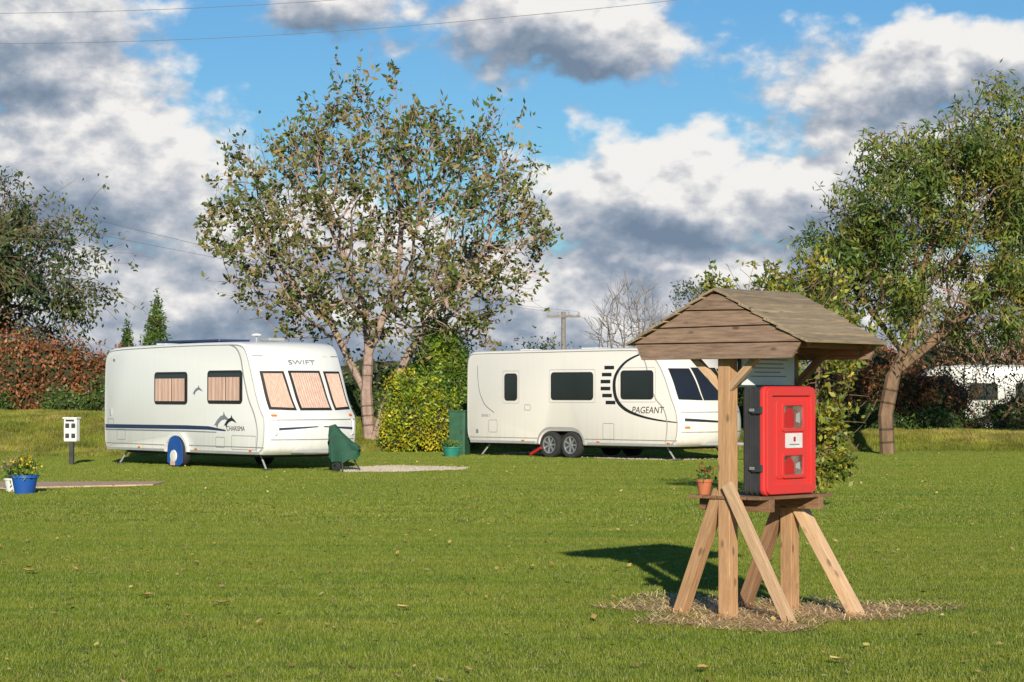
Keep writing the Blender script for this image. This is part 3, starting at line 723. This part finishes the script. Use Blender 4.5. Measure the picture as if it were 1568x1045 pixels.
def logo(cx,cz,k,mat,nm,yo=-.004):
    P=[(-1,-.35),(-.6,.05),(-.2,.3),(.1,.36),(.15,.6),(.35,.34),(.7,.15),(1,-.1),(.75,-.02),(.3,.1),(-.1,.02),(-.45,-.2),(-.6,-.5),(-.75,-.28)]
    prism(nm,[(cx+a*k,cz+b*k) for a,b in P],-.001,yo,mat,R)
logo(LA-1.6,1.00,.32,m_grey,'fish_logo'); logo(LA-1.30,.98,.24,m_black,'fish_logo_2',-.006); logo(LA-2.55,1.62,.20,m_grey,'fish_logo_3')
text('lettering','CHARISMA',.14,(LA-1.10,-.004,.80),(math.radians(90),0,0),m_black,R)
A.outline('locker',.35,1.25,.42,.70); A.outline('service_hatch',5.5,5.85,.55,.78); A.outline('service_hatch_2',1.5,1.85,.45,.66); A.outline('rear_vent',6.0,6.25,.86,1.0,m_grey)
for i,dd in enumerate((.55,2.6,4.9)): box('side_marker_%d'%i,(LA-dd,-.006,.40),(.09,.02,.035),m_orange,R)
box('fixing_clip_1',(.3,-.01,1.15),(.05,.02,.14),m_trim,R); box('fixing_clip_2',(.45,-.01,2.3),(.07,.02,.05),m_grey,R)
for nm,q in (('front_window_1',[(.13,1.24),(.68,1.22),(.62,2.02),(.13,2.02)]),('front_window_2',[(.76,1.22),(1.55,1.22),(1.50,2.03),(.72,2.03)]),('front_window_3',[(1.64,1.22),(2.13,1.24),(2.10,2.02),(1.60,2.02)])):
    A.front(nm+'_frame',q,.012,m_rubber)
    cy=sum(a for a,_ in q)/4; cz=sum(b for _,b in q)/4
    q2=[(cy+(a-cy)*(1-.05/abs(a-cy)),cz+(b-cz)*(1-.05/abs(b-cz))) for a,b in q]
    A.front(nm+'_curtain',q2,.022,m_curtain,nu=24,pleat=.012)
A.front('front_panel_joint',[(.05,1.02),(2.2,1.02),(2.2,1.04),(.05,1.04)],.004,m_jointline,nv=1)
A.front('front_panel_joint_2',[(.1,.62),(2.15,.62),(2.15,.64),(.1,.64)],.004,m_jointline,nv=1)
A.front('front_stripe',[(.25,.82),(1.1,.88),(1.1,.90),(.25,.87)],.004,m_navy,nv=1)
A.front('front_stripe_2',[(1.25,.88),(2.1,.82),(2.1,.87),(1.25,.90)],.004,m_navy,nv=1)
A.front('front_roof_joint',[(.06,2.32),(2.19,2.32),(2.19,2.34),(.06,2.34)],.004,m_jointline,nv=1)
A.front('marker_lamp_1',[(.12,1.10),(.22,1.10),(.22,1.14),(.12,1.14)],.02,m_orange,2,2); A.front('marker_lamp_2',[(2.0,1.10),(2.1,1.10),(2.1,1.14),(2.0,1.14)],.02,m_orange,2,2)
xx=A.fs(1.1,2.2)
text('lettering_front','SWIFT',.14,(xx+.03,1.1,2.16),(math.radians(70),0,math.radians(90)),m_grey,R,sx=1.7)
for yy in (.18,2.07): 
    p=[(A.fs(yy,z)+.05,yy,z) for z in (.75,.85,1.0)]; tube('grab_handle',[(p[0][0]-.05,yy,.72)]+p+[(p[2][0]-.05,yy,1.03)],.015,m_white,R)
prism('roof_panel',rrect(1.6,4.2,.3,1.1,.05),2.655,2.70,m_navy,R,plane='XY'); box('roof_vent',(5.0,1.1,2.69),(.4,.4,.07),m_trim,R,.02)
box('roof_vent_2',(.9,1.1,2.66),(.4,.4,.1),m_white,R,.03)
cyl('aerial_mast',(5.25,.55,2.70),.02,.14,m_trim,R); lathe('aerial_dome',(5.25,.55,2.76),[(.11,0),(.10,.03),(.05,.05),(.001,.055)],m_white,R)
tube('drawbar_1',[(LA-.2,.5,.38),(LA+1.15,1.12,.40)],.04,m_trim,R); tube('drawbar_2',[(LA-.2,1.75,.38),(LA+1.15,1.12,.40)],.04,m_trim,R)
tube('jockey_leg',[(LA+1.0,1.02,.6),(LA+1.0,1.02,.15)],.025,m_trim,R); lathe('jockey_wheel',(LA+1.0,1.02,.11),[(.03,-.03),(.11,-.03),(.11,.03),(.03,.03)],m_tyre,R,axis='Y')
sec=[(-.30,.30,.70,.16),(-.27,.26,.92,.09),(-.20,.24,.95,.10),(-.10,.25,.84,.17),(.02,.24,.72,.21),(.14,.26,.62,.22),(.26,.30,.54,.18),(.31,.36,.48,.10)]
V=[];F=[];m_=15
for k,(x,zl,zt,hw_) in enumerate(sec):
    for i in range(m_):
        t=i/(m_-1)*2-1; prof=1-abs(t)**2.4
        V.append((x+.03*math.sin(i*1.7+k),hw_*(t/abs(t)*abs(t)**.8 if abs(t)>1e-6 else 0)*(1+.16*math.sin(i*2.2+k*1.7)),zl+(zt-zl)*prof-.07*abs(math.sin(k*1.3+i*.9))*(1-prof)))
for k in range(len(sec)-1):
    for i in range(m_-1): F.append((k*m_+i,k*m_+i+1,(k+1)*m_+i+1,(k+1)*m_+i))
F.append(list(range(m_))); F.append([(len(sec)-1)*m_+i for i in range(m_)][::-1])
hc=mkobj('hitch_cover',V,F,m_green,R,smooth=True,angle=50); hc.location=(LA+1.08,1.16,0); hc.rotation_euler=(0,0,phiA); fixnormals(hc)
tube('hitch_leg_1',[(LA+1.15,1.05,.45),(LA+1.25,1.0,.02)],.018,m_chassis,R); tube('hitch_leg_2',[(LA+1.15,1.2,.45),(LA+1.3,1.4,.02)],.018,m_chassis,R)
# --- caravan B
LB=7.0; phiB=math.radians(44.8)
upB=[(.12,.36),(.02,.55),(0,1.0),(0,1.7),(.01,2.2),(.05,2.45),(.18,2.57),(.5,2.60),(2,2.61),(4,2.62),(5.5,2.62),(5.95,2.58),(6.25,2.46),(6.48,2.22),(6.68,1.85),(6.82,1.5),(6.94,1.25),(7.0,1.05),(7.02,.85),(7.0,.6),(6.92,.42),(6.78,.33)]
B=Caravan('touring_caravan',(3.82,52.5),phiB,LB,2.25,upB,m_cream,[LB-4.08,LB-3.38],wr=.32,arch=.38,bulge=.35)
R=B.root
B.window('side_window_1',.76,1.78,1.42,2.10); B.window('side_window_2',2.66,4.05,1.40,2.07); B.window('side_window_3',5.2,5.64,1.38,2.05)
for i in range(3): B.outline('window_line_%d'%i,*((.70,1.84,1.36,2.16),(2.60,4.11,1.34,2.13),(5.14,5.70,1.32,2.11))[i],m_trim,.01)
sw=catmull([(LB-.85,2.53,.02),(LB-1.25,2.45,.04),(LB-1.65,2.28,.06),(LB-1.93,2.0,.085),(LB-1.99,1.7,.1),(LB-1.9,1.4,.095),(LB-1.62,1.18,.08),(LB-1.15,1.03,.055),(LB-.6,.94,.04),(LB-.02,.89,.02)],5)
ribbon('swoosh',sw,-.003,m_black,R)
for i in range(6):
    z=2.17-i*.165; off=[.12,.04,0,0,.05,.16][i]
    ribbon('bar_%d'%i,[(LB-2.42+off,z,.085),(LB-2.11+off,z,.085)],-.003,m_black,R)
ribbon('rear_line',catmull([(LB-6.6,2.25,.02),(LB-6.55,1.7,.02),(LB-6.35,1.3,.025),(LB-6.0,1.08,.02)],4),-.003,m_grey,R)
ribbon('front_moulding',catmull([(5.75,2.52,.02),(5.98,2.3,.03),(6.1,1.9,.03),(6.3,1.45,.03),(6.55,1.2,.03),(6.66,.85,.03),(6.6,.4,.02)],5),-.005,m_trim,R)
text('lettering','PAGEANT',.22,(LB-.95,-.004,1.10),(math.radians(90),0,0),m_black,R,shear=.2)
text('lettering_2','SERIES 7',.09,(LB-6.3,-.004,.98),(math.radians(90),0,0),m_grey,R)
wm=LB-3.73
for nm,a,b_ in (('lower_joint',.05,wm-.78),('lower_joint_2',wm+.78,6.95)):
    ribbon(nm,[(a,.47,.02),(b_,.47,.02)],-.003,m_jointline,R); ribbon(nm+'_rail',[(a+.1,.365,.06),(b_-.08,.365,.06)],-.004,m_trim,R)
P=[(wm+(.35+.42*math.cos(math.radians(a))),.34+.38*math.sin(math.radians(a)),.06) for a in range(0,91,15)]+[(wm+(-.35+.42*math.cos(math.radians(a))),.34+.38*math.sin(math.radians(a)),.06) for a in range(90,181,15)]
ribbon('wheel_arch_trim',P,-.006,m_trim,R)
B.outline('locker',2.0,2.35,.48,.85); B.outline('service_hatch',5.9,6.2,.6,.9); B.outline('service_hatch_2',4.75,4.95,1.15,1.28,m_grey)
for i,dd in enumerate((.3,2.5,5.0)): box('side_marker_%d'%i,(LB-dd,-.006,.41),(.09,.02,.035),m_orange,R)
box('small_vent',(LB-6.6,-.005,.62),(.08,.012,.1),m_grey,R); box('wheel_lock',(LB-4.45,-.12,.16),(.4,.05,.06),m_redlens,R,rot=(0,math.radians(-25),0))
for nm,q in (('front_window_1',[(.10,1.42),(.66,1.40),(.60,2.14),(.10,2.14)]),('front_window_2',[(.70,1.40),(1.55,1.40),(1.52,2.16),(.66,2.16)]),('front_window_3',[(1.6,1.40),(2.15,1.42),(2.13,2.14),(1.57,2.14)])):
    B.front(nm,q,.014,m_glass)
B.front('front_panel_joint',[(.05,1.12),(2.2,1.12),(2.2,1.14),(.05,1.14)],.004,m_jointline,nv=1)
B.front('front_panel_joint_2',[(.05,.66),(2.2,.66),(2.2,.68),(.05,.68)],.004,m_jointline,nv=1)
B.front('head_stripe',[(.12,.92),(1.1,.88),(1.1,.92),(.12,.99)],.005,m_black,nv=1)
B.front('marker_lamp_1',[(.12,.75),(.22,.75),(.22,.80),(.12,.80)],.02,m_orange,2,2)
tube('drawbar_1',[(LB-.2,.5,.38),(LB+1.3,1.12,.40)],.04,m_trim,R); tube('drawbar_2',[(LB-.2,1.75,.38),(LB+1.3,1.12,.40)],.04,m_trim,R)
box('roof_vent',(3.4,1.1,2.65),(.5,.5,.05),m_white,R,.02); box('roof_vent_2',(1.2,1.1,2.64),(.4,.4,.05),m_white,R,.02)
# --- old caravan
upC=[(.15,.5),(.0,.7),(-.05,1.2),(.05,1.9),(.25,2.3),(.7,2.48),(2.2,2.54),(3.8,2.5),(4.5,2.35),(4.85,1.9),(5.0,1.4),(5.0,.9),(4.9,.5)]
Cc=Caravan('old_caravan',(18.95,79.6),math.radians(8),4.7,2.1,upC,m_old,[2.4],bulge=.12,zb=.45)
Cc.window('side_window_1',.4,1.4,1.3,1.9); Cc.window('side_window_2',2.0,3.0,1.3,1.9); Cc.window('side_window_3',3.4,4.3,1.3,1.9)
ribbon('waist_line',[(0,1.1,.04),(4.7,1.1,.04)],-.003,m_grey,Cc.root)
# ------------------------------------------------------------ shelter with fire box
w_post=woodmat('timber_treated',(.62,.36,.18),(.42,.23,.11)); w_pale=woodmat('timber_pale',(.74,.49,.29),(.54,.33,.18))
w_board=woodmat('timber_weathered',(.35,.225,.15),(.17,.105,.07),axis=1); w_roof=woodmat('roof_boards',(.44,.33,.20),(.23,.165,.105))
w_dark=woodmat('timber_dark',(.34,.18,.09),(.18,.095,.05))
K=empty('fire_point_shelter',(1.78,16.48,0),math.radians(47.8))
for nm,x in (('post_1',-.375),('post_2',.375)): beam(nm,(x,0,-.05),(x,0,2.0),.10,.10,w_post,K)
def brace(nm,x,ft,tp,zt,mat,dx=0):
    beam(nm,(x+dx,ft,-.02),(x+dx,tp,zt),.045 if dx else .09,.085,mat,K)
brace('brace_1',-.375,.44,.06,.90,w_post); brace('brace_2',-.375,-.60,-.05,.95,w_pale,-.075)
brace('brace_3',.375,.43,.06,.80,w_dark); brace('brace_4',.375,-.60,-.06,.80,w_pale)
for nm,x in (('cross_beam_1',-.30),('cross_beam_2',.30)): beam(nm,(x,.29,.80),(x,-.33,.80),.06,.09,w_dark,K)
for i in range(5): 
    y=.25-i*.13; beam('shelf_plank_%d'%i,(-.44,y,.853),(.44,y,.853),.12,.022,w_dark,K,.003)
sl=.36/.73; ang=math.atan(sl)
def hw(z): return (2.305-z)/sl
for gx,nm,sg in ((-.495,'front',-1),(.42,'back',1)):
    zs=[1.83,1.945,2.06,2.175,2.292]
    for i in range(4):
        z0,z1=zs[i]+(.0 if i==0 else .002),zs[i+1]-.005
        if i==0: P=[(.655,z0),(-.655,z0),(-.725,z1),(.725,z1)]
        else:
            a,b_=hw(z0),max(.01,hw(z1)); P=[(a,z0),(-a,z0),(-b_,z1),(b_,z1)]
        V=[]
        for t in (0,1):
            for (yy,zz) in P:
                tilt=.018 if zz==z0 else 0.0
                V.append((gx+sg*(.004+tilt*t+.016*t)+sg*random.uniform(0,.003),yy,zz+ (.004*math.sin(yy*9) )))
        o=mkobj('gable_board_%s_%d'%(nm,i+1),V,[(0,1,2,3),(4,5,6,7),(0,1,5,4),(1,2,6,5),(2,3,7,6),(3,0,4,7)],w_board,K); fixnormals(o); bevel(o,.003)
    prism('gable_backing_'+nm,[(.64,1.86),(-.64,1.86),(-.70,1.945),(-.02,2.28),(.02,2.28),(.70,1.945)],gx,gx-sg*.008,w_dark,K,plane='YZ')
nb_=7
for side in (-1,1):
    for i in range(nb_):
        t0=i/nb_; t1=(i+1)/nb_+.03
        y0,z0=.77*t0,2.325-.37*.77/.75*t0; y1,z1=.77*t1,2.325-.37*.77/.75*t1
        ym,zm=(y0+y1)/2,(z0+z1)/2
        b_=box('roof_board_%s_%d'%('r' if side<0 else 'l',i+1),(-.045+random.uniform(-.01,.01),side*ym,zm+.004),(1.0,math.hypot(y1-y0,z1-z0),.018),w_roof,K,.002)
        b_.rotation_euler=(-side*(ang-.09),random.uniform(-.004,.004),0)
beam('ridge_beam',(-.48,0,2.24),(.41,0,2.24),.05,.09,w_dark,K)
for x in (-.375,.375):
    for sg in (-1,1): 
        beam('rafter',(x,0,2.27),(x,sg*.70,1.925),.05,.05,w_dark,K)
beam('tie_beam_1',(-.375,.6,1.90),(-.375,-.6,1.90),.05,.07,w_dark,K); beam('tie_beam_2',(.375,.6,1.90),(.375,-.6,1.90),.05,.07,w_dark,K)
for x,nm in ((-.40,'a'),(.375,'b')):
    for sg in (1,-1): beam('strut_%s_%d'%(nm,sg+2),(x,sg*.03,1.62),(x,sg*.34,1.90),.045,.05,w_pale if nm=='a' else w_dark,K)
for sg in (-1,1): beam('eave_rail',(-.47,sg*.62,1.925),(.41,sg*.62,1.925),.04,.04,w_dark,K)
m_notice=pmat('notice_paper',(.90,.91,.88),(.84,.86,.84),6,.4); m_frameg=pmat('notice_frame',(.06,.08,.07),(.05,.06,.06),6,.5)
box('notice_board',(.02,-.055,1.775),(.68,.02,.29),m_frameg,K,.004); box('notice_paper',(.02,-.067,1.775),(.64,.006,.255),m_notice,K)
for i in range(6): box('notice_line_%d'%i,(.02+random.uniform(-.02,.02),-.0712,1.86-i*.03),(.3+random.uniform(0,.2),.002,.007),m_grey,K)
m_red,nt,b=nt_new('red_plastic'); b.inputs['Roughness'].default_value=.38
tcn=N(nt,'ShaderNodeTexCoord').outputs['Object']
nt.links.new(mixc(nt,mapr(nt,noise_(nt,tcn,7,5,.65),.35,.7),(.74,.042,.036),(.62,.055,.05)),b.inputs['Base Color'])
m_blk=pmat('black_plastic',(.028,.032,.036),(.045,.048,.052),6,.45,bump=.1)
FX0,FX1,FZ0,FZ1=-.31,.29,.872,1.635
P=rrect(FX0+.01,FX1-.01,FZ0+.005,FZ1-.005,.03)
fb=empty('fire_extinguisher_cabinet',(0,0,0)); fb.parent=K
prism('cabinet_shell',P,-.078,-.225,m_blk,fb,bev=.008)
for i in range(3): prism('shell_rib_%d'%i,rrect(FX0+.004,FX1-.004,FZ0,FZ1,.03),-.095-i*.045,-.103-i*.045,m_blk,fb,bev=.002)
prism('door_lid',rrect(FX0-.004,FX1+.004,FZ0-.004,FZ1+.004,.045),-.228,-.272,m_red,fb,bev=.012)
def frame(nm,x0,x1,z0,z1,r,w,y0,y1,mat,par):
    A_=rrect(x0,x1,z0,z1,r,4); B_=rrect(x0+w,x1-w,z0+w,z1-w,max(.006,r-w*.5),4); n=len(A_)
    V=[(a,y0,b) for a,b in A_]+[(a,y1,b) for a,b in A_]+[(a,y1,b) for a,b in B_]+[(a,y0,b) for a,b in B_]
    F=[]
    for k in range(4):
        for i in range(n): j=(i+1)%n; F.append((k*n+i,k*n+j,((k+1)%4)*n+j,((k+1)%4)*n+i))
    o=mkobj(nm,V,F,mat,par); fixnormals(o); bevel(o,.005); return o
frame('door_rim',FX0+.004,FX1-.004,FZ0+.004,FZ1-.004,.045,.06,-.27,-.294,m_red,fb)
prism('door_panel',rrect(FX0+.13,FX1-.09,FZ0+.11,FZ1-.10,.03),-.270,-.282,m_red,fb,bev=.005)
m_clear=pmat('scratched_window',(.10,.035,.03),(.30,.22,.20),9,.12,coat=1)
for nm,z0,z1 in (('window_upper',1.335,1.505),('window_lower',1.005,1.15)):
    frame(nm+'_frame',-.125,.155,z0-.02,z1+.02,.03,.025,-.281,-.294,m_red,fb)
    prism(nm,rrect(-.105,.135,z0,z1,.015),-.280,-.285,m_clear,fb)
    prism(nm+'_bottle',[(-.09,z0+.01),(.03,z0+.01),(.03,z1-.06),(-.01,z1-.02),(-.05,z1-.02),(-.09,z1-.06)],-.285,-.287,m_redlens,fb)
    prism(nm+'_tag',[(.05,z0+.05),(.10,z0+.04),(.095,z1-.05),(.06,z1-.06)],-.285,-.2875,m_trim,fb)
m_lab=pmat('label_white',(.8,.78,.76),(.7,.68,.66),9,.5)
prism('label',rrect(-.075,.13,1.20,1.305,.006),-.281,-.286,m_lab,fb); prism('label_print',rrect(.02,.045,1.245,1.28,.006),-.286,-.288,m_redlens,fb)
box('label_line',(.03,-.287,1.225),(.12,.002,.008),m_grey,fb)
for z in (1.47,1.06):
    box('latch',(FX0-.012,-.215,z),(.022,.09,.05),m_blk,fb,.005); box('latch_pin',(FX0-.022,-.18,z+.0),(.014,.04,.022),m_alloy,fb,.003)
box('lid_seal',((FX0+FX1)/2,-.2275,(FZ0+FZ1)/2),((FX1-FX0)-.02,.004,(FZ1-FZ0)-.02),m_rubber,fb)  # thin black rubber sheet filling the gap between shell and lid
m_terra=pmat('terracotta',(.55,.17,.07),(.42,.13,.06),8,.8)
lathe('shelf_pot',(-.36,.22,.866),[(.001,0),(.04,0),(.055,.09),(.062,.09),(.062,.11),(.053,.11),(.05,.1),(.001,.09)],m_terra,K)
Pp=np.array([(-.36,.22,1.0)])+rng.normal(size=(150,3))*np.array([.028,.028,.03])
mkobj('shelf_plant',leafquads(Pp,.04,.022,droop=.5),np.arange(150*4).reshape(-1,4),lf_dark,K)
m_petal=leafmat('petal_red',[(.5,.03,.03),(.6,.08,.05)],.2,5,ls=1.2)
Pp=np.array([(-.36,.22,1.03)])+rng.normal(size=(30,3))*np.array([.03,.03,.02])
mkobj('shelf_flowers',leafquads(Pp,.03,.025),np.arange(30*4).reshape(-1,4),m_petal,K)
# ------------------------------------------------------------ hookup post
m_hook=pmat('hookup_white',(.82,.81,.77),(.66,.66,.62),7,.5)
E=empty('electric_hookup_post',(-9.62,50,0),math.radians(-12))
box('post',(0,0,.25),(.09,.09,.5),m_chassis,E,.01); box('head',(0,0,.76),(.30,.2,.50),m_hook,E,.02); box('cap',(0,0,1.025),(.34,.24,.04),m_hook,E,.01)
for i,(x,z) in enumerate(((-.06,.86),(.08,.86),(-.06,.64),(.08,.64))): box('socket_%d'%i,(x,-.105,z),(.09,.03,.10),m_chassis,E,.01)
box('label',(0,-.102,.97),(.2,.006,.04),m_black,E)
E=empty('green_storage_cabinet',(-1.32,57.6,0),math.radians(-20))
m_cab=pmat('cabinet_green',(.04,.13,.06),(.03,.09,.05),6,.5)
box('body',(0,0,.55),(.42,.4,1.1),m_cab,E,.015); box('lid',(0,0,1.115),(.46,.44,.04),m_cab,E,.01); box('door',(0,-.205,.55),(.36,.012,.95),m_cab,E,.004); box('handle',(.12,-.22,.6),(.02,.02,.12),m_chassis,E)
E=empty('water_tub',(-1.48,56.2,0)); m_teal=pmat('teal_plastic',(.03,.26,.19),(.02,.19,.14),6,.5)
lathe('tub',(0,0,0),[(.001,.0),(.17,0),(.22,.22),(.24,.22),(.24,.25),(.2,.25),(.16,.05),(.001,.04)],m_teal,E)
Pp=np.array([(0,0,.3)])+rng.normal(size=(200,3))*np.array([.1,.1,.04]); mkobj('tub_plant',leafquads(Pp,.09,.04,droop=.7),np.arange(800).reshape(-1,4),lf_dark,E)
def pot(name,loc,r,h,mat,flower,nl=260):
    E=empty(name,loc); lathe('pot',(0,0,0),[(.001,0),(r*.72,0),(r*.95,h*.85),(r*1.05,h*.85),(r*1.05,h),(r*.92,h),(r*.9,h*.9),(.001,h*.9)],mat,E)
    Pp=np.array([(0,0,h+.08)])+rng.normal(size=(nl,3))*np.array([r*.55,r*.55,.07]); mkobj('foliage',leafquads(Pp,.08,.03,droop=.9),np.arange(nl*4).reshape(-1,4),lf_conifer,E)
    Pp=np.array([(0,0,h+.18)])+rng.normal(size=(90,3))*np.array([r*.6,r*.6,.06]); mkobj('flowers',leafquads(Pp,.045,.04),np.arange(360).reshape(-1,4),flower,E)
m_yel=leafmat('petal_yellow',[(.7,.42,.02),(.8,.6,.05)],.2,5,ls=1.1); m_pink=leafmat('petal_pink',[(.5,.05,.2),(.6,.3,.4)],.2,5,ls=1.2)
pot('flower_pot',(-7.62,35.8,0),.21,.30,m_blue,m_yel,380); pot('flower_pot',(-7.98,36.6,0),.14,.22,m_hook,m_pink); pot('flower_pot',(-8.35,35.9,0),.18,.26,m_terra,m_yel)
# ------------------------------------------------------------ utility pole and wires
E=empty('utility_pole',(2.7,120,0))
cyl('pole',(0,0,2.9),.14,5.8,bark_grey,E,r2=.11,n=12); box('crossarm',(0,-.12,5.55),(1.75,.1,.12),bark_grey,E)
for i,x in enumerate((-.8,-.3,.3,.8)): lathe('insulator_%d'%i,(x,-.12,5.62),[(.05,0),(.06,.06),(.03,.1),(.05,.14),(.001,.18)],m_trim,E)
m_wire=pmat('wire',(.20,.20,.22),(.16,.16,.17),3,.5)
for dz in (0,.6):
    tube('overhead_wire',[(x,42.7-.22*x*(.7 if x>0 else 1),8.41+dz+.0045*(x+6.9)**2) for x in np.linspace(-30,30,61)],.005,m_wire)
def wire(a,b,sag,r):
    a=Vector(a);b=Vector(b); pts=[]
    for i in range(41):
        t=i/40; p=a.lerp(b,t); p.z-=sag*4*t*(1-t); pts.append(tuple(p))
    tube('overhead_wire',pts,r,m_wire)
wire((-30,60,11.6),(1.9,119.9,5.8),.9,.007); wire((-30,61,10.4),(3.5,119.9,5.8),.9,.007)
